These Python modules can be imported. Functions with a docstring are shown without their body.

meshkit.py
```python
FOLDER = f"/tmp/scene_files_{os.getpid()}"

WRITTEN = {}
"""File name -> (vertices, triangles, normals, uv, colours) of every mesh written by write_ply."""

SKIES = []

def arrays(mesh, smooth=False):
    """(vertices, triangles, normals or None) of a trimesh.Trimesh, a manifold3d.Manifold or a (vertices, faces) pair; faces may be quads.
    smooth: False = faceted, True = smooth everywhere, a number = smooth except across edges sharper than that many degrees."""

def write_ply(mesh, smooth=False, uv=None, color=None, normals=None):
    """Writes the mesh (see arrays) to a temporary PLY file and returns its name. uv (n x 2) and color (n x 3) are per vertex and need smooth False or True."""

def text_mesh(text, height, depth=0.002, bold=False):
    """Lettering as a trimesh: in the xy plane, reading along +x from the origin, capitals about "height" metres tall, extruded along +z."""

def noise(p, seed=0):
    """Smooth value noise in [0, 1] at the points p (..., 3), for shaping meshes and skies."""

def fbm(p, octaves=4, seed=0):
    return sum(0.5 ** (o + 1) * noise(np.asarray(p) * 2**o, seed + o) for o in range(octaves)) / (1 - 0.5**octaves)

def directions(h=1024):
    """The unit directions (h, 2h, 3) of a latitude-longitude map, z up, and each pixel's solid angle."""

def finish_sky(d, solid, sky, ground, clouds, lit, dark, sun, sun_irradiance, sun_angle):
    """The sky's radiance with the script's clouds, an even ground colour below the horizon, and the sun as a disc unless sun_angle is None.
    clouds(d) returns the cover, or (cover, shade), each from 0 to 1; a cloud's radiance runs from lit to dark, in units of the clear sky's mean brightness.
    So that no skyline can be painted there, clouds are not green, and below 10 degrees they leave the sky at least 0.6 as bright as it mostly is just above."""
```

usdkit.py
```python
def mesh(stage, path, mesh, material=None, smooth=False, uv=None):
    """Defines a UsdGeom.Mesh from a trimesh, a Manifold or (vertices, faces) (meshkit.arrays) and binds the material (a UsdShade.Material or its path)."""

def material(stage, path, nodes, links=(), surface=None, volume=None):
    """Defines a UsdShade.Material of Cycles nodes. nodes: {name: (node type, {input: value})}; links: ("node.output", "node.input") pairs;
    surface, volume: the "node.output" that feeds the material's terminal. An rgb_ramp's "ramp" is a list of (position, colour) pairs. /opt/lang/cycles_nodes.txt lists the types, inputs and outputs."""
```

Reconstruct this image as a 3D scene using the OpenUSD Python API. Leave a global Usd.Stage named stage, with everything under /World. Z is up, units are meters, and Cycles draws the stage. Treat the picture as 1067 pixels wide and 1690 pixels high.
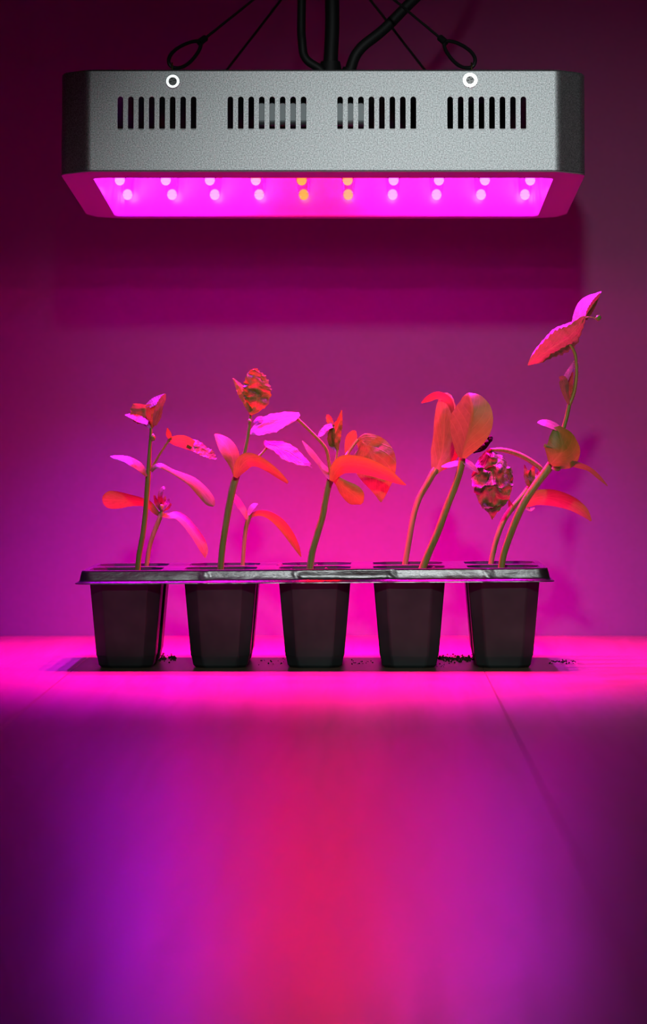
import math, random
import numpy as np, trimesh, manifold3d as m3, usdkit, meshkit
from pxr import Usd, UsdGeom, UsdLux, Gf, Sdf
rng = random.Random(7)
stage = Usd.Stage.CreateInMemory()
UsdGeom.SetStageUpAxis(stage, UsdGeom.Tokens.z)
UsdGeom.SetStageMetersPerUnit(stage, 1.0)
UsdGeom.Xform.Define(stage, '/World')
UsdGeom.Scope.Define(stage, '/World/Looks')

# ---------------------------------------------------------------- camera, lights, exposure
FPX, VX, VY, CAM_D, CAM_Z = 5366.0, 600.0, 710.0, 1.9, 0.140      # focal length and axis in pixels of 1067 x 1690
cam = UsdGeom.Camera.Define(stage, '/World/camera')
cam.CreateHorizontalApertureAttr(24.0)
cam.CreateVerticalApertureAttr(24.0 * 1690 / 1067)
cam.CreateFocalLengthAttr(FPX / 1067 * 24.0)
cam.CreateHorizontalApertureOffsetAttr((533.5 - VX) / 1067 * 24.0)
cam.CreateVerticalApertureOffsetAttr((VY - 845.0) / 1067 * 24.0)
cam.CreateClippingRangeAttr(Gf.Vec2f(0.05, 50))
cam.CreateFStopAttr(11.0)
cam.CreateFocusDistanceAttr(1.93)
cam.CreateExposureAttr(0.0)
cam.AddTranslateOp().Set(Gf.Vec3d(0, -CAM_D, CAM_Z))
cam.AddRotateXOp().Set(90.0)

def aim(prim, eye, target):
    m = Gf.Matrix4d().SetLookAt(Gf.Vec3d(*eye), Gf.Vec3d(*target), Gf.Vec3d(0, 0, 1)).GetInverse()
    prim.AddTransformOp().Set(m)

# the photographer's small gridded flash head, above and in front of the lens
KEY = 1.5
key = UsdLux.SphereLight.Define(stage, '/World/flash_head_light')
key.CreateRadiusAttr(0.03)
key.CreateIntensityAttr(640.0 * KEY)
key.CreateColorAttr(Gf.Vec3f(0.93, 1.0, 1.0))
sh = UsdLux.ShapingAPI.Apply(key.GetPrim())
sh.CreateShapingConeAngleAttr(12.5)
sh.CreateShapingConeSoftnessAttr(0.9)
aim(key, (0.015, -1.62, 0.71), (0.11, 0.0, 0.14))

LED_POWER, BEAM_POWER, BEAM_HALF = 380.0, 13000.0, 53.0     # bare chip glow, and the part of the light that the LED lenses throw downwards

# ---------------------------------------------------------------- helpers
def W(px, py, d=0.0):
    """the point d millimetres behind the tray's front that the photograph shows at (px, py)"""
    D = CAM_D + d / 1000.0
    return np.array([(px - VX) * D / FPX, d / 1000.0, CAM_Z + (VY - py) * D / FPX])

used = {}
def numbered(parent, name):
    k = (parent, name)
    n = used.get(k, 0)
    used[k] = n + 1
    return name if n == 0 else f'{name}_{n:03d}'

def tag(prim, label=None, category=None, group=None, kind=None):
    for k, v in (('label', label), ('category', category), ('group', group), ('kind', kind)):
        if v:
            prim.SetCustomDataByKey(k, v)
    return prim

def thing(name, label, category, loc=(0, 0, 0), group=None, rot=None):
    x = UsdGeom.Xform.Define(stage, '/World/' + numbered('/World', name))
    x.AddTranslateOp().Set(Gf.Vec3d(*map(float, loc)))
    if rot:
        x.AddRotateXYZOp().Set(Gf.Vec3f(*rot))
    tag(x.GetPrim(), label, category, group)
    return x.GetPrim()

def origin(prim):
    return np.array(UsdGeom.Xformable(prim).ComputeLocalToWorldTransform(0).ExtractTranslation())

def obj(name, mesh, mat, parent=None, smooth=30, uv=None, world=True):
    """one Mesh prim; mesh in world coordinates unless world=False"""
    base = parent.GetPath().pathString if parent else '/World'
    path = base + '/' + numbered(base, name)
    if parent and world:
        o = origin(parent)
        if isinstance(mesh, tuple):
            mesh = (np.asarray(mesh[0]) - o, mesh[1])
        else:
            mesh = mesh.copy(); mesh.apply_translation(-o)
    return usdkit.mesh(stage, path, mesh, M[mat], smooth=smooth, uv=uv).GetPrim()

def tm(man):
    m = man.to_mesh()
    return trimesh.Trimesh(np.array(m.vert_properties[:, :3], float), np.array(m.tri_verts), process=False)

def man(mesh):
    return m3.Manifold(m3.Mesh(np.asarray(mesh.vertices, np.float32), np.asarray(mesh.faces, np.uint32)))

def box(x0, x1, y0, y1, z0, z1, ch=0.0):
    b = trimesh.creation.box((x1 - x0, y1 - y0, z1 - z0))
    b.apply_translation(((x0 + x1) / 2, (y0 + y1) / 2, (z0 + z1) / 2))
    if ch:
        pts = []
        for ax in range(3):
            g = np.full(3, ch); g[ax] = 0
            lo = np.array([x0, y0, z0]) + g; hi = np.array([x1, y1, z1]) - g
            for i in range(8):
                pts.append([(lo, hi)[(i >> k) & 1][k] for k in range(3)])
        b = trimesh.convex.convex_hull(np.array(pts))
    return b

def catmull(p, n):
    p = np.asarray(p, float)
    if len(p) < 3:
        return np.array([p[0] + (p[-1] - p[0]) * t for t in np.linspace(0, 1, n)])
    q = np.vstack([2 * p[0] - p[1], p, 2 * p[-1] - p[-2]])
    out = []
    for t in np.linspace(0, len(p) - 1 - 1e-9, n):
        i = int(t); f = t - i
        a, b, c, d = q[i:i + 4]
        out.append(0.5 * (2 * b + (c - a) * f + (2 * a - 5 * b + 4 * c - d) * f * f + (3 * b - a - 3 * c + d) * f ** 3))
    return np.array(out)

def tube(pts, radii, n=32, sides=14, closed=False, lump=0.0, seed=0):
    """swept tube through pts with radii, as (verts, faces), ends capped"""
    pts = np.asarray(pts, float)
    radii = np.broadcast_to(np.asarray(radii, float), (len(pts),))
    if closed:
        c = np.asarray(pts); N = len(c); rr = np.array(radii)
    else:
        q = catmull(np.hstack([pts, radii[:, None]]), n)
        c, rr, N = q[:, :3], np.maximum(q[:, 3], 1e-5), n
    t = np.roll(c, -1, 0) - np.roll(c, 1, 0) if closed else np.gradient(c, axis=0)
    t /= np.linalg.norm(t, axis=1, keepdims=True) + 1e-12
    up = np.array([0.0, 1.0, 0.0]) if abs(t[0][1]) < 0.9 else np.array([1.0, 0, 0])
    a = np.cross(t[0], up); a /= np.linalg.norm(a)
    V = []
    for i in range(N):
        a = a - t[i] * (a @ t[i]); a /= np.linalg.norm(a)
        b = np.cross(t[i], a)
        for k in range(sides):
            w = 2 * math.pi * k / sides
            r = rr[i] * (1 + lump * math.sin(3 * w + seed + 1.3 * math.sin(i * .3)))
            V.append(c[i] + r * (math.cos(w) * a + math.sin(w) * b))
    F = []
    for i in range(N if closed else N - 1):
        for k in range(sides):
            p0, p1 = i * sides + k, i * sides + (k + 1) % sides
            j = ((i + 1) % N) * sides
            q0, q1 = j + k, j + (k + 1) % sides
            F += [[p0, p1, q1], [p0, q1, q0]]
    if not closed:
        V += [c[0], c[-1]]
        for k in range(sides):
            F.append([len(V) - 2, (k + 1) % sides, k])
            F.append([len(V) - 1, (N - 1) * sides + k, (N - 1) * sides + (k + 1) % sides])
    m = trimesh.Trimesh(np.array(V), np.array(F), process=False)
    m.fix_normals()
    return m

def rounded_poly(pts, r, seg=5):
    """polygon with its corners rounded"""
    out = []
    n = len(pts); P = [np.array(p, float) for p in pts]
    for i in range(n):
        a, b, c = P[i - 1], P[i], P[(i + 1) % n]
        u = (a - b); lu = np.linalg.norm(u); u /= lu
        v = (c - b); lv = np.linalg.norm(v); v /= lv
        k = min(r, lu * .45, lv * .45)
        p0, p1 = b + u * k, b + v * k
        for s in np.linspace(0, 1, seg):
            out.append((1 - s) ** 2 * p0 + 2 * s * (1 - s) * b + s * s * p1)
    return np.array(out)

def loft(rings, cap0=True, cap1=True):
    """closed rings of equal length -> mesh"""
    n = len(rings[0]); V = np.vstack(rings); F = []
    for i in range(len(rings) - 1):
        for k in range(n):
            a, b = i * n + k, i * n + (k + 1) % n
            F += [[a, b, b + n], [a, b + n, a + n]]
    V = list(V)
    for flag, i, s in ((cap0, 0, 1), (cap1, len(rings) - 1, -1)):
        if flag:
            V.append(np.mean(rings[i], 0)); c = len(V) - 1
            for k in range(n):
                F.append([c, i * n + (k + 1) % n, i * n + k][::s])
    return trimesh.Trimesh(np.array(V), np.array(F), process=False)

# ---------------------------------------------------------------- materials
M = {}
def mat(name, nodes, links=(), surface='p.BSDF'):
    M[name] = usdkit.material(stage, '/World/Looks/' + name, nodes, links, surface=surface)

def plain(name, color, rough=0.5, metal=0.0, **kw):
    mat(name, {'p': ('principled_bsdf', dict(base_color=color, roughness=rough, metallic=metal, **kw))})

def speckled(name, color, rough, metal, scale, amount, bump, **kw):
    lo = [c * (1 - amount) for c in color]; hi = [min(1, c * (1 + amount)) for c in color]
    mat(name, {'g': ('texture_coordinate', {}), 'n': ('noise_texture', {'scale': scale, 'detail': 3.0}),
               'r': ('rgb_ramp', {'ramp': [(0.3, lo), (0.7, hi)]}),
               'b': ('bump', {'strength': bump, 'distance': 0.0004}),
               'p': ('principled_bsdf', dict(roughness=rough, metallic=metal, **kw))},
        [('g.object', 'n.vector'), ('n.fac', 'r.fac'), ('r.color', 'p.base_color'), ('n.fac', 'b.height'), ('b.normal', 'p.normal')])

speckled('silver_paint', (0.45, 0.475, 0.48), 0.50, 0.88, 1300, 0.40, 0.22)
speckled('bezel_paint', (0.20, 0.19, 0.20), 0.5, 0.0, 900, 0.06, 0.1)
plain('reflector_white', (0.85, 0.85, 0.87), 0.18, 0.55)
plain('board_white', (0.80, 0.78, 0.80), 0.35)
plain('chrome', (0.85, 0.85, 0.86), 0.22, 1.0)
plain('dark_screw', (0.012, 0.012, 0.011), 0.3, 0.0)
plain('brass', (0.80, 0.62, 0.22), 0.3, 1.0)
plain('black_metal', (0.010, 0.010, 0.011), 0.45)
plain('black_rubber', (0.010, 0.010, 0.010), 0.6)
plain('driver_grey', (0.42, 0.48, 0.5), 0.5)
plain('fan_black', (0.02, 0.02, 0.02), 0.5)
mat('lens_clear', {'f': ('fresnel', {'IOR': 1.45}), 't': ('transparent_bsdf', {'color': (0.97, 0.97, 0.97)}), 'g': ('glossy_bsdf', {'roughness': 0.08}), 'h': ('math', {'math_type': 'multiply', 'value2': 0.35}), 'm': ('mix_closure', {})},
    [('f.fac', 'h.value1'), ('h.value', 'm.fac'), ('t.BSDF', 'm.closure1'), ('g.BSDF', 'm.closure2')], surface='m.closure')
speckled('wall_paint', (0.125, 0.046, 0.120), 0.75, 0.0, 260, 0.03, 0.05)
plain('floor_grey', (0.2, 0.19, 0.18), 0.7)
speckled('soil', (0.035, 0.022, 0.014), 0.95, 0.0, 700, 0.6, 0.9, specular_ior_level=0.2)
plain('husk', (0.012, 0.007, 0.004), 0.95, specular_ior_level=0.1)

# black vacuum-formed plastic: a faint crinkle in the sheet
mat('tray_plastic', {'g': ('texture_coordinate', {}), 'n': ('noise_texture', {'scale': 190.0, 'detail': 4.0, 'roughness': 0.6}),
                     'mp': ('mapping', {'scale': (1.0, 1.0, 3.0)}),
                     'b': ('bump', {'strength': 0.22, 'distance': 0.0005}),
                     'p': ('principled_bsdf', {'base_color': (0.016, 0.016, 0.017), 'roughness': 0.25, 'ior': 1.55})},
    [('g.object', 'mp.vector'), ('mp.vector', 'n.vector'), ('n.fac', 'b.height'), ('b.normal', 'p.normal')])
mat('cell_plastic', {'g': ('texture_coordinate', {}), 'n': ('noise_texture', {'scale': 40.0, 'detail': 3.0}),
                     'r': ('rgb_ramp', {'ramp': [(0.35, (0.014, 0.024, 0.022)), (0.75, (0.030, 0.046, 0.042))]}),
                     'b': ('bump', {'strength': 0.08, 'distance': 0.002}),
                     'p': ('principled_bsdf', {'roughness': 0.42, 'specular_ior_level': 0.15})},
    [('g.object', 'n.vector'), ('n.fac', 'r.fac'), ('r.color', 'p.base_color'), ('n.fac', 'b.height'), ('b.normal', 'p.normal')])

# satin-varnished wood, grain along y
for k, c in enumerate([((0.15, 0.085, 0.050), (0.24, 0.14, 0.085)), ((0.14, 0.080, 0.047), (0.225, 0.13, 0.08)), ((0.155, 0.09, 0.055), (0.25, 0.145, 0.09))]):
    mat(f'wood_{"abc"[k]}', {'g': ('geometry', {}), 'mp': ('mapping', {'scale': (95.0, 5.0, 20.0), 'location': (k * 3.1, k * 1.7, 0)}),
                  'n': ('noise_texture', {'scale': 1.0, 'detail': 6.0, 'roughness': 0.65, 'distortion': 0.6}),
                  'r': ('rgb_ramp', {'ramp': [(0.28, c[0]), (0.5, [0.5 * (a + b) for a, b in zip(*c)]), (0.72, c[1])]}),
                  'rr': ('map_range', {'from_min': 0.3, 'from_max': 0.7, 'to_min': 0.34, 'to_max': 0.29}),
                  'b': ('bump', {'strength': 0.18, 'distance': 0.0006}),
                  'p': ('principled_bsdf', {'roughness': 0.36, 'ior': 1.9})},
        [('g.position', 'mp.vector'), ('mp.vector', 'n.vector'), ('n.fac', 'r.fac'), ('r.color', 'p.base_color'), ('n.fac', 'rr.value'), ('rr.result', 'p.roughness'),
         ('n.fac', 'b.height'), ('b.normal', 'p.normal')])

def leaf_mat(name, dark, light, vein, rough=0.55, trans=0.35, tcol=(0.35, 0.30, 0.03), patch=None, blister=0.25):
    """u runs along the leaf, v across; midrib and side veins from them"""
    nodes = {'uv': ('uvmap', {'attribute': 'st'}), 's': ('separate_xyz', {}),
             'c': ('math', {'math_type': 'subtract', 'value2': 0.5}), 'a': ('math', {'math_type': 'absolute'}),
             'mid': ('map_range', {'from_min': 0.015, 'from_max': 0.05, 'to_min': 1.0, 'to_max': 0.0, 'clamp': True}),
             'k1': ('math', {'math_type': 'multiply', 'value2': 7.0}), 'k2': ('math', {'math_type': 'multiply', 'value2': 5.0}),
             'k3': ('math', {'math_type': 'subtract'}), 'fr': ('math', {'math_type': 'fraction'}),
             'f2': ('math', {'math_type': 'subtract', 'value2': 0.5}), 'f3': ('math', {'math_type': 'absolute'}),
             'side': ('map_range', {'from_min': 0.03, 'from_max': 0.10, 'to_min': 0.7, 'to_max': 0.0, 'clamp': True}),
             'vn': ('math', {'math_type': 'maximum'}),
             'g': ('texture_coordinate', {}), 'n': ('noise_texture', {'scale': 260.0, 'detail': 3.0}),
             'r': ('rgb_ramp', {'ramp': [(0.3, dark), (0.7, light)]}),
             'mx': ('mix', {'color2': vein}),
             'hs': ('math', {'math_type': 'multiply_add', 'value2': -0.6}),
             'b': ('bump', {'strength': blister, 'distance': 0.0015}),
             'p': ('principled_bsdf', {'roughness': rough}),
             't': ('translucent_bsdf', {'color': tcol}), 'm': ('mix_closure', {'fac': trans})}
    links = [('uv.UV', 's.vector'), ('s.y', 'c.value1'), ('c.value', 'a.value1'), ('a.value', 'mid.value'),
             ('s.x', 'k1.value1'), ('a.value', 'k2.value1'), ('k1.value', 'k3.value1'), ('k2.value', 'k3.value2'), ('k3.value', 'fr.value1'),
             ('fr.value', 'f2.value1'), ('f2.value', 'f3.value1'), ('f3.value', 'side.value'), ('mid.result', 'vn.value1'), ('side.result', 'vn.value2'),
             ('g.object', 'n.vector'), ('n.fac', 'r.fac'), ('vn.value', 'mx.fac'), ('mx.color', 'p.base_color'),
             ('vn.value', 'hs.value1'), ('n.fac', 'hs.value3'), ('hs.value', 'b.height'), ('b.normal', 'p.normal'),
             ('p.BSDF', 'm.closure1'), ('t.BSDF', 'm.closure2')]
    if patch:
        nodes['pn'] = ('noise_texture', {'scale': 75.0, 'detail': 2.0})
        nodes['pr'] = ('rgb_ramp', {'ramp': [(0.46, (0, 0, 0)), (0.58, (1, 1, 1))]})
        nodes['pm'] = ('mix', {'color2': patch})
        links += [('g.object', 'pn.vector'), ('pn.fac', 'pr.fac'), ('pr.color', 'pm.fac'), ('r.color', 'pm.color1'), ('pm.color', 'mx.color1')]
    else:
        links.append(('r.color', 'mx.color1'))
    mat(name, nodes, links, surface='m.closure')

leaf_mat('leaf_green', (0.035, 0.17, 0.012), (0.065, 0.26, 0.020), (0.10, 0.28, 0.04), tcol=(0.10, 0.16, 0.01))
leaf_mat('leaf_pale', (0.08, 0.22, 0.03), (0.13, 0.29, 0.05), (0.16, 0.31, 0.07), tcol=(0.13, 0.18, 0.012))
leaf_mat('leaf_wilted', (0.07, 0.18, 0.03), (0.17, 0.28, 0.08), (0.11, 0.24, 0.04), tcol=(0.10, 0.16, 0.01), patch=(0.02, 0.09, 0.015), blister=0.6)
leaf_mat('cotyledon', (0.055, 0.22, 0.012), (0.085, 0.28, 0.020), (0.11, 0.29, 0.03), rough=0.48, trans=0.30, tcol=(0.13, 0.16, 0.008), blister=0.08)
for nm, lo, hi in (('stem_green', (0.11, 0.21, 0.02), (0.17, 0.29, 0.04)), ('petiole_green', (0.22, 0.22, 0.03), (0.32, 0.30, 0.06))):
  mat(nm, {'g': ('texture_coordinate', {}), 'mp': ('mapping', {'scale': (900.0, 900.0, 70.0)}), 'n': ('noise_texture', {'scale': 1.0, 'detail': 3.0}),
                   'r': ('rgb_ramp', {'ramp': [(0.3, lo), (0.7, hi)]}), 'b': ('bump', {'strength': 0.2, 'distance': 0.0005}),
                   'p': ('principled_bsdf', {'roughness': 0.38})},
    [('g.object', 'mp.vector'), ('mp.vector', 'n.vector'), ('n.fac', 'r.fac'), ('r.color', 'p.base_color'), ('n.fac', 'b.height'), ('b.normal', 'p.normal')])

def emitter(name, color, strength):
    mat(name, {'e': ('emission', {'color': color, 'strength': strength})}, surface='e.emission')

# ---------------------------------------------------------------- the setting: wall, room floor, table of planks
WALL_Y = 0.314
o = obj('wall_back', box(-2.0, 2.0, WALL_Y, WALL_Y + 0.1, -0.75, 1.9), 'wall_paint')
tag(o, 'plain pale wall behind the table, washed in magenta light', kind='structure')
o = obj('floor', box(-2.0, 2.0, -3.2, WALL_Y, -0.80, -0.75), 'floor_grey')
tag(o, 'plain grey floor under the table', kind='structure')

T0, T1 = -1.35, WALL_Y - 0.0006
table = thing('table', 'wooden plank table standing against the wall under the seedling tray', 'table', (0, -0.5, -0.75))
edges = [-0.80, -0.65, -0.41, -0.17, 0.07, 0.31, 0.55, 0.80]
for i, (a, b) in enumerate(zip(edges[:-1], edges[1:])):
    obj('plank', box(a + 0.00006, b - 0.00006, T0, T1, -0.028, 0.0, 0.0003), 'wood_' + 'abc'[(i * 2 + 1) % 3], table)
for sx in (-0.72, 0.72):
    for sy in (-1.27, 0.22):
        obj('leg', box(sx - 0.035, sx + 0.035, sy - 0.035, sy + 0.035, -0.75, -0.088, 0.004), 'wood_a', table)
for y in (-1.30, 0.19):
    obj('apron', box(-0.75, 0.75, y, y + 0.025, -0.088, -0.028, 0.002), 'wood_b', table)

# ---------------------------------------------------------------- the grow light (local frame: x right, y back, z up from its bottom front edge)
LX, LW, LD, LH, TILT = -0.0240, 0.3085, 0.210, 0.0605, 3.7
HW = LW / 2
z_bottom = W(600, 284, 0)[2]
lamp = thing('grow_light', 'silver metal grow light panel glowing magenta underneath, hung above the seedlings', 'grow light', (LX, 0, z_bottom), rot=(-TILT, 0, 0))
def plan(inset=0.0):
    c = [(-HW + .0165, 0), (HW - .0165, 0), (HW - .002, .0105), (HW, .016), (HW, LD - .022), (HW - .006, LD - .008), (HW - .024, LD),
         (-HW + .024, LD), (-HW + .006, LD - .008), (-HW, LD - .022), (-HW, .016), (-HW + .002, .0105)]
    return m3.CrossSection([rounded_poly(c, 0.0025, 5).tolist()]).offset(-inset, m3.JoinType.Round) if inset else m3.CrossSection([rounded_poly(c, 0.0025, 5).tolist()])
def slab(inset, z0, z1):
    return plan(inset).extrude(z1 - z0).translate((0, 0, z0))
def hulls(*ms):
    return m3.Manifold.batch_hull(list(ms))
BZ = 0.0009                                                        # bezel sheet thickness
shell = hulls(slab(0.0010, BZ, LH), slab(0.0, BZ + 0.0003, LH - 0.0010))
shell -= slab(0.0015, BZ - 0.001, LH - 0.0015)
slot_w, slot_h = 9.2 / 2824, 56.5 / 2824
for g in (198.0, 379.6, 560.8, 742.6):
    for k in range(8):
        cx = W(g + k * 17.27, 0)[0] - LX
        zc = W(0, 186.5)[2] - z_bottom
        s = slot_h / 2 - slot_w / 2
        c1 = m3.Manifold.cylinder(0.02, slot_w / 2, slot_w / 2, 20).rotate((90, 0, 0)).translate((cx, 0.010, zc + s))
        c2 = m3.Manifold.cylinder(0.02, slot_w / 2, slot_w / 2, 20).rotate((90, 0, 0)).translate((cx, 0.010, zc - s))
        shell -= hulls(c1, c2)
obj('housing', tm(shell), 'silver_paint', lamp, world=False)
AX0, AX1, AY0, AY1 = -0.1603 - LX, 0.1122 - LX, 0.0245, 0.1985
hole_ = m3.CrossSection([rounded_poly([(AX0, AY0), (AX1, AY0), (AX1, AY1), (AX0, AY1)], 0.006, 5).tolist()])
bez = hulls(slab(0.0003, 0, BZ), slab(0.0, 0.0003, BZ)) - hole_.extrude(0.02).translate((0, 0, -0.005))
obj('bezel', tm(bez), 'bezel_paint', lamp, world=False)
RH = 0.0285                                                          # how far the board lies above the bezel
ref_o = hulls(hole_.offset(0.0035, m3.JoinType.Round).extrude(0.001).translate((0, 0, BZ)), hole_.offset(0.0005, m3.JoinType.Round).extrude(0.001).translate((0, 0, BZ + RH - 0.001)))
ref_i = hulls(hole_.offset(0.0025, m3.JoinType.Round).extrude(0.001).translate((0, 0, BZ - 0.0005)), hole_.offset(-0.0005, m3.JoinType.Round).extrude(0.001).translate((0, 0, BZ + RH)))
obj('reflector', tm(ref_o - ref_i), 'reflector_white', lamp, world=False)
obj('led_board', tm(hole_.offset(-0.001, m3.JoinType.Round).extrude(0.0016).translate((0, 0, BZ + RH - 0.0016))), 'board_white', lamp, world=False)
zb = BZ + RH - 0.0016
blue, mag, red = (0.20, 0.012, 1.0), (0.62, 0.004, 0.62), (1.0, 0.001, 0.018)
cols = [(0.34, 0.002, 1.0), (0.52, 0.002, 0.80), (0.76, 0.002, 0.44), (1.0, 0.001, 0.03), (1.0, 0.001, 0.003), (1.0, 0.001, 0.008),
        (0.88, 0.002, 0.34), (0.80, 0.002, 0.45), (0.65, 0.002, 0.58), (0.45, 0.002, 0.80)]
colx = [W(p, 0, 155)[0] - LX for p in (207, 281, 352, 426, 500, 574, 648, 721, 795, 868)]
for i, c in enumerate(cols):
    emitter(f'led_glow_{chr(97 + i)}', c, LED_POWER)
    emitter(f'lens_glow_{chr(97 + i)}', [max(v, 0.003) + (0.012 if k == 1 else 0.0) for k, v in enumerate(c)], 32.0)
rows = [AY0 + 0.020, AY0 + 0.082, AY0 + 0.148]
for j, ry in enumerate(rows):
    for i, cx in enumerate(colx):
        st = trimesh.creation.cylinder(0.0075, 0.0010, sections=12); st.apply_translation((cx, ry, zb - 0.0005))
        led = obj('led', st, 'board_white', lamp, world=False)
        ch = trimesh.creation.cylinder(0.0042, 0.0012, sections=16); ch.apply_translation((cx, ry, zb - 0.0016))
        obj('chip', ch, f'led_glow_{chr(97 + i)}', led, world=False)
        lt = UsdLux.SphereLight.Define(stage, led.GetPath().pathString + '/beam')
        lt.CreateRadiusAttr(0.0032); lt.CreateIntensityAttr(BEAM_POWER); lt.CreateColorAttr(Gf.Vec3f(*cols[i]))
        sp = UsdLux.ShapingAPI.Apply(lt.GetPrim()); sp.CreateShapingConeAngleAttr(BEAM_HALF); sp.CreateShapingConeSoftnessAttr(1.0)
        lt.AddTranslateOp().Set(Gf.Vec3d(cx, ry, zb - 0.0242))
        # clear collimator tube hanging below the chip, open towards it
        prof = np.array([[0.0044, 0.0], [0.0052, 0.0], [0.0040, -0.0150], [0.0030, -0.0165], [0.0026, -0.0155], [0.0036, -0.0140], [0.0044, 0.0]])
        lens = trimesh.creation.revolve(prof[::-1], sections=20); lens.apply_translation((cx, ry, zb - 0.0025))
        lens.fix_normals()
        obj('lens', lens, 'lens_clear', led, world=False)
        tip = trimesh.creation.icosphere(2, 0.0031); tip.apply_scale((1, 1, 1.1)); tip.apply_translation((cx, ry, zb - 0.0173))
        obj('lens_tip', tip, f'lens_glow_{chr(97 + i)}', led, world=False)
# inside the housing: power supply seen through the slots, and the cooling fan
x0, x1 = W(425, 0, 12)[0] - LX, W(608, 0, 12)[0] - LX
obj('driver_box', box(x0, x1, 0.011, 0.075, BZ + RH + 0.002, BZ + RH + 0.0135, 0.0008), 'driver_grey', lamp, world=False)
fan = trimesh.util.concatenate([box(0.052, 0.112, 0.06, 0.12, BZ + RH + 0.006, BZ + RH + 0.021, 0.001)])
obj('fan', fan, 'fan_black', lamp, world=False)
# screws with bright washers on the front, brass eyelets on the top edge
for px, py, ro in ((284.5, 133.5, 11.0), (775.5, 131.5, 12.0)):
    cx, zc = W(px, 0)[0] - LX, W(0, py)[2] - z_bottom
    ring = trimesh.creation.annulus(6.8 / 2824, ro / 2824, 0.0014, sections=40)
    ring = tm(man(ring)); ring.apply_transform(trimesh.transformations.rotation_matrix(math.pi / 2, (1, 0, 0))); ring.apply_translation((cx, -0.0007, zc))
    sc = obj('washer', ring, 'chrome', lamp, world=False)
    head = m3.Manifold.cylinder(0.0016, 7.4 / 2824, 6.4 / 2824, 32)
    for a in (20, 110):
        head -= m3.Manifold.cube((0.0008, 0.0038, 0.002), True).rotate((0, 0, a)).translate((0, 0, 0.0014))
    head = tm(head); head.apply_transform(trimesh.transformations.rotation_matrix(math.pi / 2, (1, 0, 0))); head.apply_translation((cx, 0.0002, zc))
    obj('screw_head', head, 'dark_screw', sc, world=False)
eyes = []
for px in (282.5, 778.5):
    for yy in (0.006, 0.200):
        cx = (W(px, 0)[0] - LX)
        a = np.linspace(0, 2 * math.pi, 28, endpoint=False)
        ringp = np.stack([np.full(28, cx), yy + 0.0034 * np.cos(a), LH + 0.0014 + 0.0034 * np.sin(a)], 1)
        obj('eyelet', tube(ringp, 0.00045, closed=True, sides=8), 'brass', lamp, world=False)
        t = math.radians(TILT)
        yl, zl = yy, LH + 0.0042
        eyes.append(np.array([LX + cx, yl * math.cos(t) + zl * math.sin(t), z_bottom - yl * math.sin(t) + zl * math.cos(t)]))

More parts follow.
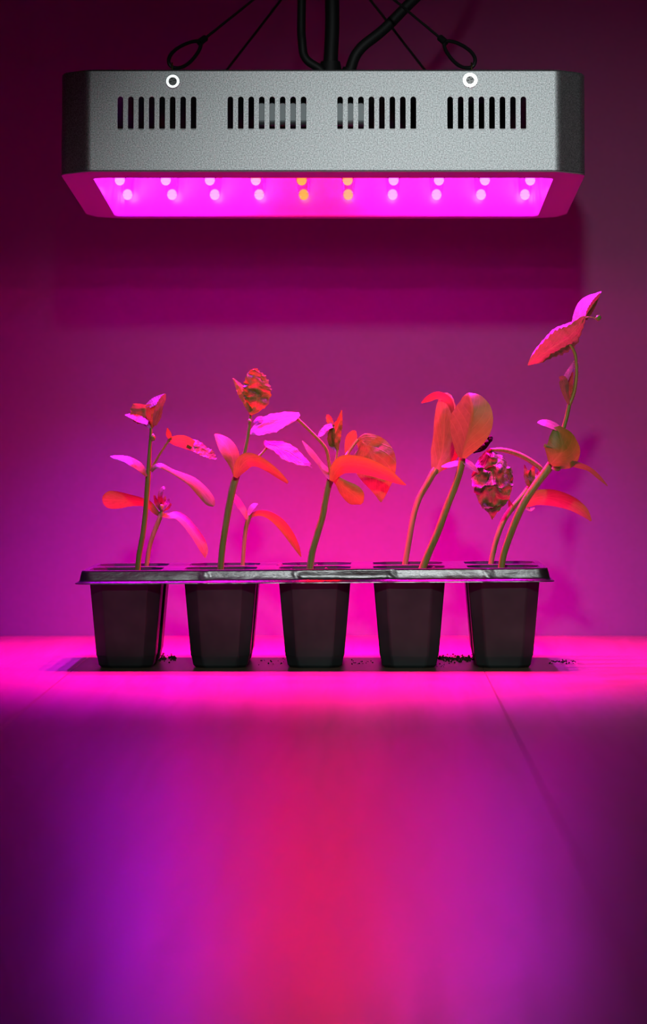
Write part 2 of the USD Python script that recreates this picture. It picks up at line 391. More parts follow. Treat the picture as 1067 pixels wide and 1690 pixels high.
# ---------------------------------------------------------------- hanging wires with their snap hooks, and the power cords
apex = W(537, -95, 104)
def oval(a, b, w, n=36):
    """points of a pear-shaped closed loop from a to b of half-width w, in the plane of the pull"""
    a, b = np.asarray(a), np.asarray(b); u = b - a; L = np.linalg.norm(u); u /= L
    s = np.cross(u, np.array([0, 1.0, 0])); s /= np.linalg.norm(s)
    th = np.linspace(0, 2 * math.pi, n, endpoint=False)
    return np.array([a + u * L * (0.5 - 0.5 * math.cos(t)) + s * w * math.sin(t) * (1.15 - 0.45 * (0.5 - 0.5 * math.cos(t))) for t in th])
for e, lab in zip(eyes, ('black hanging wire on the left front eyelet of the light', 'black hanging wire on the left rear eyelet of the light',
                         'black hanging wire on the right front eyelet of the light', 'black hanging wire on the right rear eyelet of the light')):
    u = apex - e; u /= np.linalg.norm(u)
    h = thing('hanging_wire', lab, 'wire', e, 'wires the grow light hangs from')
    top = e + u * 0.027
    obj('snap_hook', tube(oval(e - u * 0.0018, top, 0.0058), 0.0011, closed=True, sides=10), 'black_metal', h)
    obj('barrel', tube([top - u * 0.001, top + u * 0.005], 0.0021, n=6), 'black_metal', h)
    obj('cable', tube([top + u * 0.004, (top + apex) / 2, apex - u * 0.003], 0.0008, n=20, sides=8), 'black_rubber', h)
rg = thing('hanging_ring', 'black steel ring above the light that gathers its hanging wires', 'ring', apex)
a = np.linspace(0, 2 * math.pi, 30, endpoint=False)
obj('ring', tube(np.stack([apex[0] + 0.008 * np.cos(a), np.full(30, apex[1]), apex[2] + 0.006 + 0.008 * np.sin(a)], 1), 0.0014, closed=True, sides=8), 'black_metal', rg)
obj('strap', tube([apex + (0, 0, 0.013), apex + (0, 0, 0.2), apex + (0, 0, 0.6)], 0.004, n=12), 'black_rubber', rg)
t = math.radians(TILT)
def lamp_top(px, yy):
    """a point on the lamp's top sheet"""
    x = W(px, 0, yy * 1000)[0]
    return np.array([x, yy * math.cos(t) + LH * math.sin(t), z_bottom - yy * math.sin(t) + LH * math.cos(t)])
c0 = lamp_top(545, 0.12)
cord = thing('power_cord', 'thick black power cord rising straight from the top of the light', 'cord', c0)
obj('plug', tube([c0 + (0, 0, 0.0003), c0 + (0, 0, 0.012), c0 + (0, 0, 0.026)], [0.0085, 0.0085, 0.006], n=14, sides=20), 'black_rubber', cord)
obj('cable', tube([c0 + (0, 0, 0.024), c0 + (0.001, 0.0, 0.06), c0 + (-0.002, 0.01, 0.14), c0 + (0.0, 0.03, 0.35)], 0.0045, n=30), 'black_rubber', cord)
c1 = lamp_top(572, 0.10)
cord = thing('power_cord', 'black cord bending away to the right above the light', 'cord', c1)
obj('plug', tube([c1 + (0, 0, 0.0003), c1 + (0, 0, 0.010), c1 + (0.002, 0, 0.018)], [0.006, 0.006, 0.0045], n=12, sides=18), 'black_rubber', cord)
obj('cable', tube([c1 + (0.0015, 0, 0.016), c1 + (0.008, 0, 0.030), c1 + (0.030, 0.005, 0.050), c1 + (0.075, 0.02, 0.105), c1 + (0.11, 0.04, 0.2)], 0.0034, n=30), 'black_rubber', cord)
c2 = lamp_top(532, 0.09)
cord = thing('power_cord', 'black cord kinked to the left above the light', 'cord', c2)
obj('cable', tube([c2 + (0, 0, 0.0004), c2 + (0, 0, 0.014), c2 + (-0.010, 0, 0.022), c2 + (-0.0125, 0, 0.032), c2 + (-0.013, 0.005, 0.06), c2 + (-0.01, 0.02, 0.2)], 0.0026, n=36), 'black_rubber', cord)

# ---------------------------------------------------------------- the seedling tray: 5 x 2 square cells hanging from one rim
RIM_Z, PITCH = 0.0586, 157.2 / 2824
CXS = [W(143 + 61 + 157.2 * i, 0)[0] for i in range(5)]
CYS = [0.0275, 0.0275 + 0.0557]
RX0, RX1, RY0, RY1 = W(134.5, 0)[0], W(903, 0)[0], 0.0012, 0.1115
XM = (RX0 + RX1) / 2
def sag(v):
    """the thin rim sits a little lower towards the left"""
    v = np.array(v, float)
    v[:, 2] += 0.0065 * (v[:, 0] - XM) * np.clip(v[:, 2] / RIM_Z, 0, 1)
    return v
tray = thing('seedling_tray', 'black plastic seedling tray of ten square cells on the table', 'seedling tray', (XM, (RY0 + RY1) / 2, 0))
def octo(cx, cy, w, chm, z, r=0.0012):
    h = w / 2
    c = [(-h + chm, -h), (h - chm, -h), (h, -h + chm), (h, h - chm), (h - chm, h), (-h + chm, h), (-h, h - chm), (-h, -h + chm)]
    p = rounded_poly(c, r, 3)
    return np.column_stack([p[:, 0] + cx, p[:, 1] + cy, np.full(len(p), z)])
WT, WB = 0.0433, 0.0335
# rim: a top sheet with ten openings and a skirt that flares into a lip
outer = m3.CrossSection([rounded_poly([(RX0, RY0), (RX1, RY0), (RX1, RY1), (RX0, RY1)], 0.004, 5).tolist()])
holes = None
for cx in CXS:
    for cy in CYS:
        h_ = m3.CrossSection([octo(cx, cy, WT - 0.0008, 0.0078, 0)[:, :2].tolist()])
        holes = h_ if holes is None else holes + h_
sheet = (outer - holes).extrude(0.0006).translate((0, 0, RIM_Z - 0.0006))
sheet = tm(sheet.refine_to_length(0.01))
sheet.vertices = sag(sheet.vertices)
def skirt_ring(off, z, seed=0):
    p = np.array(outer.offset(off, m3.JoinType.Round).to_polygons()[0]) if off else np.array(outer.to_polygons()[0])
    q = []
    per = np.vstack([p, p[:1]]); seg = np.linalg.norm(np.diff(per, axis=0), axis=1); cum = np.concatenate([[0], np.cumsum(seg)])
    i0 = np.argmin(p[:, 0] + p[:, 1])
    for s in np.linspace(0, cum[-1], 420, endpoint=False):
        s = (s + cum[i0]) % cum[-1]
        k = np.searchsorted(cum, s, 'right') - 1
        f = (s - cum[k]) / seg[k]
        q.append(per[k] * (1 - f) + per[k + 1] * f)
    return np.column_stack([np.array(q), np.full(420, z)])
rings = []
for off, dz in ((0.0, 0.0), (0.0004, -0.0005), (0.00052, -0.0010), (0.0011, -0.0032), (0.0016, -0.0054), (0.0019, -0.0061), (0.0026, -0.0069), (0.0042, -0.0074), (0.0043, -0.0079), (0.0024, -0.0078), (0.0014, -0.0062), (0.0004, -0.0030), (-0.0006, -0.0007)):
    r = skirt_ring(off, RIM_Z + dz)
    # creases and dents along the front of the skirt, where the sheet was bent
    w = np.clip(-dz / 0.006, 0, 1)
    dent = 0.0011 * (meshkit.fbm(np.column_stack([r[:, 0] * 45, r[:, 1] * 45, np.full(len(r), dz * 120)]), 4, 3) - 0.5) * w
    for px, s in ((339, 1), (492, 1), (647, -1), (806, 1)):
        xx = W(px, 0)[0]
        dent = dent + 0.0009 * np.exp(-((r[:, 0] - xx - 0.15 * dz) / 0.0008) ** 2) * np.sin(math.pi * w * 0.8) * s
    front = r[:, 1] < 0.01
    # each stretch between creases leans a little differently
    bx = [W(p, 0)[0] for p in (339, 492, 647, 806)]
    lean = [0.03, -0.06, -0.12, -0.02, -0.05]
    g = np.full(len(r), lean[0])
    for b_, a0, a1 in zip(bx, lean[:-1], lean[1:]):
        g += (a1 - a0) / (1 + np.exp(-(r[:, 0] - b_) / 0.0006))
    r[front, 1] += (dz * g)[front] * (abs(dz) < 0.0060)
    r[front, 1] -= dent[front]
    rings.append(r)
skirt = loft(rings, False, False)
skirt.vertices = sag(skirt.vertices)
skirt.fix_normals()
obj('rim', trimesh.util.concatenate([sheet]), 'tray_plastic', tray, smooth=25)
obj('skirt', skirt, 'tray_plastic', tray, smooth=40)
for cy in CYS:
    for cx in CXS:
        zt = RIM_Z - 0.0004
        def cw(z): return WB + (WT - WB) * z / zt
        rg_ = [octo(cx, cy, cw(z) + e, 0.0062 + 0.0016 * z / zt, z) for z, e in ((zt, 0.0), (0.030, 0), (0.0075, 0), (0.0062, -0.0008), (0.0016, -0.0018), (0.0, -0.0045))]
        rg_.append(octo(cx, cy, 0.012, 0.004, 0.0003))
        rg_ += [octo(cx, cy, 0.012, 0.004, 0.0010), octo(cx, cy, cw(0) - 0.006, 0.0058, 0.0012)]
        rg_ += [octo(cx, cy, cw(z) - 0.0012, 0.0060 + 0.0016 * z / zt, z) for z in (0.009, 0.030, zt)]
        c = loft(rg_ + [rg_[0]], False, False)
        c.vertices = sag(c.vertices)
        c.fix_normals()
        obj('cell', c, 'cell_plastic', tray, smooth=22)
# soil fill: a lumpy plug in every cell, one uncountable mass
SOIL_Z = 0.0560
plugs = []
for cy in CYS:
    for cx in CXS:
        n = 22
        g = np.linspace(-1, 1, n)
        X, Y = np.meshgrid(g, g, indexing='ij')
        k = 1 - 0.24 * (np.abs(X * Y)) ** 1.5
        half = (WT - 0.0030) / 2 - 0.0004
        x, y = cx + half * X * k, cy + half * Y * k
        z = SOIL_Z - 0.0010 + 0.0030 * (meshkit.fbm(np.stack([x * 260, y * 260, 0 * x], -1), 4, 5) - 0.5)
        ztop = np.column_stack([x.ravel(), y.ravel(), z.ravel()])
        zbot = ztop.copy(); zbot[:, :2] = (zbot[:, :2] - (cx, cy)) * 0.80 + (cx, cy); zbot[:, 2] = 0.012
        F = []
        for i in range(n - 1):
            for j in range(n - 1):
                a, b, c_, d = i * n + j, (i + 1) * n + j, (i + 1) * n + j + 1, i * n + j + 1
                F += [[a, b, c_], [a, c_, d]]
                N = n * n
                F += [[N + a, N + c_, N + b], [N + a, N + d, N + c_]]
        rim_ = [i * n for i in range(n)] + [(n - 1) * n + j for j in range(1, n)] + [i * n + n - 1 for i in range(n - 2, -1, -1)] + [j for j in range(n - 2, 0, -1)]
        for a, b in zip(rim_, rim_[1:] + rim_[:1]):
            F += [[a, n * n + a, n * n + b], [a, n * n + b, b]]
        pl = trimesh.Trimesh(np.vstack([ztop, zbot]), np.array(F), process=False)
        plugs.append(pl)
def crumb(p, r, seed):
    b = trimesh.creation.icosphere(1, r)
    b.vertices *= (0.7 + 0.6 * meshkit.noise(b.vertices / r * 1.7 + seed, seed))[:, None]
    b.apply_translation(p)
    return b
k = 0
for px, py, d, r in ((462, 930, 60, 2.2), (523, 930, 62, 1.5), (360, 938, 30, 0.9), (421, 931, 84, 1.0), (380, 931, 80, .8), (715, 934, 40, 1.0), (538, 936, 40, .9), (480, 936, 30, .8), (560, 934, 50, .8), (300 + 30, 935, 50, .8)):
    p = W(px, py, d); p[2] = SOIL_Z + 0.0008 + 0.0004 * r
    plugs.append(crumb(p, r / 1000, k)); k += 1
soil = trimesh.util.concatenate(plugs); soil.vertices = sag(soil.vertices)
o = obj('potting_soil', soil, 'soil', smooth=35)
tag(o, 'dark potting soil filling the cells of the black tray', 'soil', kind='stuff')
cr = []
def sprinkle(x0, x1, d0, d1, n, r0, r1):
    for _ in range(n):
        px = rng.uniform(x0, x1); d = rng.gauss((d0 + d1) / 2, (d1 - d0) / 3.2); r = rng.uniform(r0, r1) / 1000
        p = W(px, 1100, d); p[2] = r * 0.6
        cr.append(crumb(p, r, len(cr)))
sprinkle(722, 782, 70, 112, 150, 0.25, 0.7)
sprinkle(735, 775, 60, 100, 40, 0.3, 0.9)
sprinkle(905, 950, 50, 72, 36, 0.25, 0.6)
sprinkle(262, 290, 60, 115, 50, 0.3, 0.9)
sprinkle(425, 470, 40, 80, 14, 0.2, 0.5)
sprinkle(580, 620, 40, 80, 18, 0.2, 0.45)
sprinkle(700, 735, 20, 60, 20, 0.2, 0.5)
o = obj('soil_crumbs', trimesh.util.concatenate(cr), 'soil', smooth=35)
tag(o, 'scattered dark soil crumbs on the table between and beside the tray cells', 'soil', kind='stuff')

# ---------------------------------------------------------------- seedlings
PX = 1 / 2824.0
def blade(st, tilt=0.0, bulge=0.0, serr=0.0, crumple=0.0, fold=0.0, d0=27.0, nu=30, nv=13, seed=1):
    """A leaf as a curved sheet. st: stations (px, py, half width in px[, extra depth in mm]) along the midrib.
    tilt: mm by which its upper (or left) edge lies farther back; bulge: mm the middle swells towards the viewer; fold: mm the midrib lies behind the margins."""
    st = [tuple(s) + (0.0,) * (4 - len(s)) for s in st]
    q = catmull(st, nu)
    q[:, 2] = np.maximum(q[:, 2], 0.25)
    t = np.gradient(q[:, :2], axis=0); t /= np.linalg.norm(t, axis=1, keepdims=True) + 1e-9
    nrm = np.column_stack([t[:, 1], -t[:, 0]])
    mid = nrm[nu // 2]
    if (abs(mid[1]) > 0.45 and mid[1] > 0) or (abs(mid[1]) <= 0.45 and mid[0] > 0):
        nrm = -nrm                                                   # now towards the image's top (or left)
    hmax = q[:, 2].max()
    V, UV = [], []
    for i in range(nu):
        w = q[i, 2]
        if serr:
            w = w * (1 + serr * ((i % 3) / 2.0 - 0.5) * min(1, 3 * i / nu))
        for j in range(nv):
            v = j / (nv - 1) * 2 - 1
            x, y = q[i, :2] + nrm[i] * w * v
            frac = q[i, 2] / hmax
            d = d0 + q[i, 3] + tilt * v * frac - bulge * (1 - v * v) * frac + fold * (1 - abs(v)) * frac
            V.append(W(x, y, d)); UV.append((i / (nu - 1), j / (nv - 1)))
    V = np.array(V)
    if crumple:
        u = np.array(UV)
        env = np.clip(np.minimum(u[:, 0] * 6, 1), 0, 1)
        n1 = meshkit.fbm(V * 170 + seed * 7.7, 3, seed) - 0.5
        n2 = meshkit.fbm(V * 170 + seed * 3.1 + 50, 3, seed + 9) - 0.5
        V[:, 1] += crumple / 1000 * 2.2 * n1 * env
        V[:, 2] += crumple / 1000 * 0.9 * n2 * env
    F = []
    for i in range(nu - 1):
        for j in range(nv - 1):
            a = i * nv + j
            F += [[a, a + nv, a + nv + 1], [a, a + nv + 1, a + 1]]
    return V, np.array(F), np.array(UV)

class Seedling:
    def __init__(self, label, base, d0):
        self.d0 = d0
        b = W(*base, d0); b[2] = SOIL_Z - 0.002
        self.p = thing('seedling', label, 'seedling', b, 'seedlings in the tray')
    def tube(self, name, pts, radii, m='petiole_green', n=36, lump=0.0):
        P = [W(p[0], p[1], self.d0 + (p[2] if len(p) > 2 else 0)) for p in pts]
        radii = [r * PX for r in (radii if hasattr(radii, '__len__') else [radii] * len(P))]
        return obj(name, tube(P, radii, n=n, sides=14, lump=lump), m, self.p, smooth=60)
    def stem(self, pts, radii):
        b = pts[0]
        q = W(b[0] - (pts[1][0] - b[0]) * 0.25, b[1] + 9, self.d0)     # runs on down into the soil
        P = [q] + [W(p[0], p[1], self.d0 + (p[2] if len(p) > 2 else 0)) for p in pts]
        return obj('stem', tube(P, [radii[0] * PX * 1.05] + [r * PX for r in radii], n=54, sides=16, lump=0.05), 'stem_green', self.p, smooth=60)
    def leaf(self, st, m='leaf_green', name='leaf', label=None, **kw):
        kw.setdefault('seed', rng.randrange(99))
        V, F, UV = blade(st, d0=self.d0 + kw.pop('d', 0.0), **kw)
        o = origin(self.p)
        base = self.p.GetPath().pathString
        pr = usdkit.mesh(stage, base + '/' + numbered(base, name), (V - o, F), M[m], smooth=True, uv=UV).GetPrim()
        if label:
            tag(pr, label)
        return pr
    def cot(self, st, **kw):
        return self.leaf(st, m=kw.pop('m', 'cotyledon'), name='seed_leaf', **kw)
    def bud(self, px, py, r, d=0, m='leaf_green', sx=0.8, name='bud'):
        b = trimesh.creation.icosphere(2, r * PX)
        b.vertices *= np.array([sx, sx, 1.25]) * (0.8 + 0.4 * meshkit.noise(b.vertices / (r * PX) * 1.6 + px, 3))[:, None]
        b.apply_translation(W(px, py, self.d0 + d))
        return obj(name, b, 'stem_green', self.p, smooth=True)

# 1: leftmost cell, front
s = Seedling('tall seedling in the leftmost front cell with a small cupped leaf on top', (227, 941), 27)
s.stem([(227.5, 941), (229.5, 915), (235.5, 882), (240.5, 842), (243.5, 800), (245, 775), (247, 742), (249, 716), (249, 706)], [4.7, 4.6, 4.5, 4.4, 4.5, 4.0, 3.0, 2.4, 2.0])
s.cot([(249, 778, 2.5), (256, 770, 4), (266, 769, 4.5), (282, 777, 4), (300, 786, 6), (318, 796, 8.5), (335, 813, 10), (347, 828, 8.5), (353, 835, 2)], tilt=5, bulge=1.5, d=-3)
s.cot([(242, 786, 2.5), (233, 773, 6), (221, 764, 7), (208, 757.5, 5.5), (195, 755.5, 4), (182, 753, 0.8)], tilt=4, bulge=1, crumple=1.5, d=-3)
s.tube('petiole', [(251, 772, 1), (262, 752, 0), (271, 738, -1), (280, 725, -2)], [2.2, 2.0, 2.0, 2.2])
s.leaf([(278, 727, 2.5), (288, 727, 8), (303, 729, 10.5), (318, 736, 9)], tilt=-4, bulge=1, d=-3, m='leaf_pale')
s.leaf([(310, 731, 8), (322, 736, 9), (336, 744, 9), (348, 751, 7), (357, 757, 1.5)], tilt=4, crumple=2.5, serr=.15, d=-2, m='leaf_wilted')
s.leaf([(281, 725, 3), (278, 716, 4.5), (276, 706, 0.8)], tilt=3, d=-2, m='leaf_pale')
s.bud(252, 722, 5.2, -1.2)
s.leaf([(249, 708, 2), (247, 697, 13), (242, 686, 24), (239, 675, 24), (240, 667, 16)], tilt=0, fold=7, serr=.10, crumple=2.0, d=-1, m='leaf_pale')
s.leaf([(244, 698, 4), (229, 691, 6), (216, 686.5, 4), (206, 685, 0.7)], tilt=3, serr=.15, crumple=.8, d=-3)
s.leaf([(255, 702, 3), (259, 687, 7), (263, 671, 6), (269, 658, 5), (273, 650, 0.8)], tilt=-3, serr=.12, crumple=1.2, d=-3)
s.leaf([(242, 672, 4), (252, 664, 6), (263, 657, 5), (272, 650, 1)], tilt=4, serr=.12, d=3)
s.leaf([(247, 694, 3), (244.5, 681, 4), (245, 671, 1.5)], tilt=2, d=-6)
# 2: leftmost cell, rear
s = Seedling('short seedling in the leftmost rear cell with a dark shrivelled shoot tip', (242, 932), 82)
s.stem([(242, 932), (246, 905), (253, 882), (261, 861), (266, 848), (268, 838)], [3.9, 3.9, 4.0, 4.2, 4.0, 2.0])
s.cot([(263, 850, 3), (255, 843, 5), (246, 833, 6), (232, 828, 7), (214, 826, 10), (196, 825.5, 14), (180, 824.5, 14.5), (171, 824, 8), (168.5, 824, 1.5)], tilt=-4, bulge=1.5)
s.cot([(266, 850, 3), (279, 851, 4.5), (290, 850, 6), (302, 857, 7.5), (317, 874, 8), (330, 893, 8.5), (337, 909, 6.5), (338.5, 921, 0.8)], tilt=5, bulge=-1.5)
for st, tl in (([(267, 846, 2), (265, 832, 4), (264, 818, 4), (268, 806, 3), (272, 807, 1)], 3), ([(266, 842, 2), (259, 830, 4), (254, 818, 1)], 2),
               ([(267, 842, 2), (270, 830, 4.5), (273, 818, 1)], -2), ([(268, 843, 2), (276, 838, 4), (282, 831, 2)], -2), ([(268, 842, 2), (276, 830, 4), (279, 823, 1)], 3)):
    s.leaf(st, tilt=tl, crumple=2.0, serr=.2, m='leaf_wilted', nu=14, nv=7, d=rng.uniform(-3, 3))
s.bud(267, 838, 5, -1)
# 3: second cell, front
s = Seedling('tall seedling in the second front cell with a crinkled serrated leaf on top', (364, 940), 27)
s.stem([(364, 940), (366.5, 908), (370, 880), (375, 850), (381, 820), (387, 795), (393, 779), (401, 757), (405.5, 738), (410, 712), (413.5, 684)], [5.5, 5.4, 5.4, 5.7, 6.2, 6.3, 5, 3.4, 3.2, 2.9, 2.5])
s.cot([(388, 785, 3), (386, 770, 7), (382, 752, 13), (372, 735, 13), (361, 722.5, 7), (354, 716.5, 1)], tilt=7, bulge=1.5, d=2)
s.cot([(388, 788, 3.5), (396, 772, 11), (407, 760, 13), (424, 761, 9.5), (444, 772, 7.5), (461, 785, 5.5), (475, 797, 2)], tilt=-5, bulge=2, d=-7)
s.tube('petiole', [(402, 756, 2), (420, 757, 5), (432, 748, 6), (442, 736, 6)], [2.3, 2.2, 2.2, 2.2])
s.leaf([(436, 728, 2), (442, 733, 6), (456, 737, 9), (474, 746, 14), (492, 757, 10), (508, 765, 4), (515, 772, 0.8)], tilt=8, serr=.10, crumple=2.0, d=5, m='leaf_wilted')
s.leaf([(412, 684, 2.5), (420, 672, 13), (424, 656, 22), (423, 640, 23), (420, 626, 18), (417, 614, 9), (416, 609, 2)], tilt=-2, bulge=2, serr=.14, crumple=4.5, d=-3, nu=40, nv=17, m='leaf_green')
s.leaf([(412, 680, 2.5), (406, 660, 8), (398, 644, 8), (390, 632, 4), (384, 625, 0.8)], tilt=3, serr=.15, crumple=2.0, d=-4, m='leaf_pale')
s.leaf([(414, 640, 8), (420, 626, 13), (420, 614, 8), (417, 609, 2)], tilt=5, serr=.16, crumple=2.5, d=4, m='leaf_pale')
s.bud(412, 696, 4.2, -0.8)
# 4: second cell, rear
s = Seedling('short seedling in the second rear cell with one arching blade to the right', (400, 933), 82)
s.stem([(400, 933), (402.5, 900), (406, 870), (411, 853), (414, 849)], [3.6, 3.6, 3.8, 4, 3])
s.cot([(411, 853, 3), (421, 848, 4), (433, 847, 5), (447, 852, 6.5), (463, 864.5, 8), (478, 884, 7.5), (489, 903, 5), (496.5, 919, 0.8)], tilt=-4, bulge=-1.5)
s.cot([(408, 856, 3), (402, 843, 5), (391, 826, 5.5), (382, 813, 3), (379, 808, 0.8)], tilt=4)
s.leaf([(409, 850, 3), (414, 839, 4), (419, 834, 4), (425, 831, 1)], tilt=4, crumple=1, m='leaf_pale', nu=14, nv=7)
# 5: third cell, front
s = Seedling('bushy seedling alone in the middle cell with a broad veined leaf', (511.5, 939), 27)
s.stem([(511.5, 939), (515, 910), (524, 879), (532.5, 851), (536.5, 826), (541, 804), (546, 789), (549, 780)], [5.9, 5.7, 5.6, 5.5, 5.3, 5.6, 6.5, 5])
s.tube('petiole', [(546, 784, 0), (542, 760, -3), (536, 738, -5), (512, 712, -7), (489, 690, -9)], [3.2, 3.1, 2.9, 2.7, 3.0])
s.leaf([(494, 683, 3), (482, 688, 9), (466, 692, 13), (448, 699, 15.5), (431, 706, 12.5), (419, 712, 7), (413, 717, 1)], tilt=10, bulge=1, crumple=1.6, serr=.07, d=-9, m='leaf_pale')
s.leaf([(440, 694, 4), (428, 692, 5), (418, 697, 1)], tilt=3, crumple=1.5, d=-2, nu=12, nv=7, m='leaf_wilted')
s.cot([(546, 789, 5), (538, 778, 6), (527, 764, 4.5), (511, 744, 4.5), (498.5, 727.5, 0.8)], tilt=4, d=-2)
s.tube('petiole', [(549, 782, 1), (553, 765, 1), (557, 742, 1)], [2.8, 2.2, 2.0])
s.leaf([(556, 744, 3), (551, 730, 10), (552, 716, 11), (557, 703, 8), (561, 690, 4), (563.5, 677, 0.7)], tilt=-2, fold=4, serr=.12, crumple=2, d=0, nu=30)
s.leaf([(549, 735, 3), (547, 718, 6), (546, 702, 5), (542, 690, 5), (540, 684, 2)], tilt=3, serr=.2, crumple=2.0, d=2, m='leaf_pale')
s.leaf([(548, 702, 4), (538, 706, 4.5), (530, 715, 4.5), (525, 720, 1.5)], tilt=3, serr=.15, crumple=1.2, d=-1, m='leaf_pale')
s.cot([(547, 794, 4), (554, 778, 11), (566, 767, 15), (584, 766, 14.5), (608, 771, 13.5), (638, 783, 10), (657, 794, 5), (669.5, 800.5, 0.8)], tilt=-6, bulge=3, d=-12)
s.cot([(550, 788, 5), (560, 796, 8), (570, 806, 13), (581, 815, 16), (590, 823, 14), (597, 831, 3)], tilt=-3, bulge=2, d=-5)
s.tube('petiole', [(550, 783, 3), (562, 768, 8), (574, 747, 12), (590, 725, 14)], [3.2, 3.0, 2.8, 2.6])
s.leaf([(589, 727, 4), (599, 731, 20), (609, 744, 33), (618, 764, 36), (624, 788, 28), (627, 810, 14), (628.5, 829, 0.8)], tilt=4, bulge=4, crumple=1.6, d=15, nu=36, nv=17)
s.leaf([(572, 752, 3), (575, 738, 7), (579, 724, 9), (584, 715, 6), (587, 712, 1.5)], tilt=-3, d=14, m='leaf_pale')
# 6: fourth cell, rear
s = Seedling('leaning pink-stemmed seedling in the fourth rear cell with a hooked upright leaf', (668, 931), 82)
s.stem([(668, 931), (674, 894), (681, 856), (691, 823), (704, 799), (715, 780), (719, 773)], [5, 5, 5, 5.2, 5.6, 6, 5])
s.cot([(716, 782, 4), (722, 768, 12), (729, 748, 19), (732, 722, 18), (733, 694, 17), (735, 670, 15), (738, 656, 11), (741, 650, 4)], tilt=5, bulge=2, fold=2)
s.cot([(721, 777, 3), (736, 762, 10), (746, 740, 14), (748, 712, 12), (748, 684, 8), (747, 664, 3)], tilt=-4, d=6, bulge=1)
s.cot([(747, 682, 2.5), (743, 667, 5), (735, 657, 6), (721, 652.5, 6), (707, 658, 5), (695, 665, 0.8)], tilt=-6, d=-7, bulge=-1)
# 7: fourth cell, front
s = Seedling('leaning seedling in the fourth front cell with one large round seed leaf', (697, 938), 27)
s.stem([(697, 938), (708, 909), (722.5, 876), (737, 837), (749, 806), (758.5, 777), (762, 760), (763, 750)], [6.3, 6.3, 6.2, 6, 5.8, 5.8, 5.8, 4])
s.cot([(762, 756, 6), (765, 742, 17), (771, 722, 29), (777, 700, 35), (779, 680, 33), (777, 664, 24), (774, 653, 12), (773, 648, 1.5)], tilt=7, fold=-8, bulge=-1, d=-6, nu=36, nv=17)
s.cot([(760, 764, 3), (750, 765, 4.5), (738, 768, 4), (728, 770, 1)], tilt=5, d=4)
s.cot([(765, 760, 4), (773, 766, 6), (783, 774, 4), (789, 780, 1)], tilt=4, d=0)
s.leaf([(765, 752, 3), (772, 746, 4), (779, 744, 1)], tilt=3, crumple=1, d=-3, nu=12, nv=7, m='leaf_pale')
hk = []
for k in range(16):
    f = k / 15
    p = W(783 + 27 * f + rng.uniform(-3, 3), 742 - 17 * f ** 1.6 + rng.uniform(-4, 4), 29 + rng.uniform(-1, 1))
    hk.append(crumb(p, rng.uniform(0.9, 1.6) / 1000, k))
hk.append(tube([W(782, 746, 27), W(798, 740, 29), W(811, 724, 29)], [0.0007, 0.0010, 0.0006], n=14, sides=8))
pr = obj('seed_husk', trimesh.util.concatenate(hk), 'husk', s.p, smooth=40)
tag(pr, 'dark crumbly seed husk')
# 8: rightmost cell, rear
s = Seedling('seedling in the rightmost rear cell with a drooping crumpled leaf', (810, 929), 82)
s.stem([(810, 929), (813, 912), (819, 889), (831, 859), (845, 838), (860, 820), (874, 802), (881, 792)], [4.6, 4.6, 4.7, 5, 5, 4.4, 4, 3])
s.tube('petiole', [(888, 790, -2), (893, 776, -6), (880, 764, -9), (857, 751, -14), (831, 743, -20), (808, 742, -25)], [3, 4, 4.6, 4.6, 4, 2.5])
s.leaf([(806, 742, 3), (808, 754, 18), (811, 774, 31), (812, 796, 34), (813, 820, 27), (812, 841, 15), (811, 856, 1)], tilt=2, bulge=3, crumple=9, serr=.05, d=-25, nu=44, nv=21, m='leaf_wilted', label='crumpled drooping leaf')
s.cot([(858, 838, 3), (872, 828, 9), (888, 821, 12.5), (914, 822, 13.5), (942, 831, 11.5), (963, 845, 8), (975, 860, 1.2)], tilt=-5, bulge=2, d=8)
s.cot([(846, 842, 3), (842, 834, 4), (839, 825, 1)], tilt=3, nu=12, nv=7)
for st, tl in (([(876, 802, 3), (869, 788, 5), (865, 768, 1)], 3), ([(878, 800, 3), (877, 785, 6), (880, 768, 1.5)], -2), ([(880, 798, 3), (888, 784, 5), (894, 770, 1)], 3), ([(874, 803, 3), (872, 795, 6), (870, 782, 4), (876, 776, 1)], -3)):
    s.leaf(st, tilt=tl, crumple=2.0, serr=.15, m='leaf_green', nu=14, nv=7, d=rng.uniform(-4, 3))
# 9: rightmost cell, front
s = Seedling('tallest seedling, in the rightmost front cell, with a large serrated leaf on top', (827, 937), 27)
s.stem([(827, 937), (830, 918), (836, 897), (849, 862), (864, 830), (884, 800), (902, 776), (914, 757), (921, 735), (927, 714), (934, 690), (938.5, 668)], [5.6, 5.6, 5.8, 6.2, 6.4, 6.6, 7.2, 7.2, 5, 3.8, 3.6, 3.4])
s.tube('petiole', [(938.5, 669, 0), (946, 650, 0), (950.5, 622, 0), (950, 596, 0), (947, 581, 0), (938, 566, -1)], [3.2, 3.0, 2.7, 2.6, 2.8, 1.6])
s.cot([(908, 766, 6), (917, 757, 25), (926, 745, 31), (926, 730, 25), (922, 716, 17), (918, 704, 5)], tilt=-3, bulge=3, d=-6, nu=32, nv=15)
s.leaf([(924, 709, 4), (914, 703, 6), (902, 698.5, 6), (892, 697, 4), (886.5, 697, 1)], tilt=5, d=-4, m='leaf_pale')
s.cot([(938, 764, 5), (955, 768, 5), (972, 774.5, 3.8), (987, 787, 3.4), (1002, 802, 0.7)], tilt=-2, d=-3)
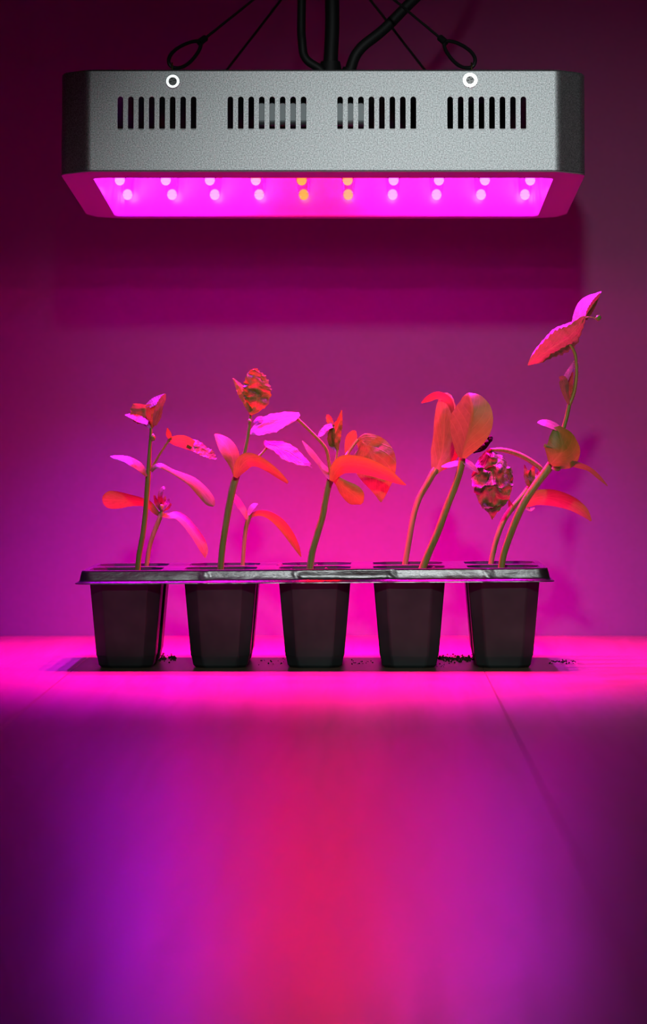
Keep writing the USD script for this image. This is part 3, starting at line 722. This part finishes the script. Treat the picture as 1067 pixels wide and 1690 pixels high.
for st in ([(912, 768, 3), (921, 768, 3.5), (926, 764, 1)], [(910, 771, 3), (920, 774, 3), (925, 772, 1)], [(868, 838, 2.5), (875, 841, 3), (882, 838, .8)]):
    s.leaf(st, tilt=2, crumple=1, nu=10, nv=7, d=-4, m='leaf_pale')
s.leaf([(938, 667, 2), (933, 651, 5), (930.5, 636, 7.5), (928, 626, 6.5), (922, 622, 1)], tilt=4, serr=.08, d=-2, m='leaf_pale')
s.leaf([(930, 634, 4), (936, 619, 5), (943, 605, 3), (947, 595, 0.8)], tilt=4, serr=.08, d=-1, m='leaf_pale')
s.leaf([(939, 664, 2), (939.5, 648, 5.5), (940, 632, 5.5), (944, 614, 2)], tilt=-3, serr=.2, crumple=1.5, d=1)
s.leaf([(870.5, 603, 0.8), (878, 596, 6), (890, 588, 11), (906, 576, 15.5), (922, 566, 19.5), (937, 556, 19), (949, 543, 12), (960, 528, 6), (968, 522, 1)], tilt=-7, bulge=2, serr=.15, crumple=1.2, d=-4, nu=44, nv=13)
s.leaf([(872, 600, 0.8), (884, 583, 5), (900, 565, 6), (916, 548, 6), (932, 540, 5), (948, 531, 2)], tilt=7, serr=.15, d=6, m='leaf_pale')
s.leaf([(946, 536, 4), (955, 519, 9.5), (964, 505, 11.5), (974, 495, 9), (984, 487, 4), (991.5, 481, 0.8)], tilt=6, d=3, m='leaf_pale')
s.leaf([(966, 528, 2), (973, 513, 5), (981, 498, 4.2), (989.5, 484, 0.8)], tilt=-4, serr=.2, d=-1)
s.tube('tendril', [(957, 527, -3), (970, 523.5, -5), (982, 525, -6)], [1.2, 1.0, 0.9], n=16)
s.bud(986.5, 525, 4.2, -6, sx=1.2)
hairs = []
for k in range(46):
    f = k / 45
    c = catmull([W(938.5, 669, 27), W(946, 650, 27), W(950.5, 622, 27), W(950, 596, 27)], 46)[k]
    a = rng.uniform(0, 2 * math.pi); dr = np.array([math.cos(a), math.sin(a), rng.uniform(-.2, .2)])
    hairs.append(tube([c + dr * 2.2 * PX, c + dr * 6 * PX], [0.00012, 0.00005], n=3, sides=4))
tag(obj('stem_hairs', trimesh.util.concatenate(hairs), 'stem_green', s.p, smooth=True), 'fine bristly hairs', kind='stuff')
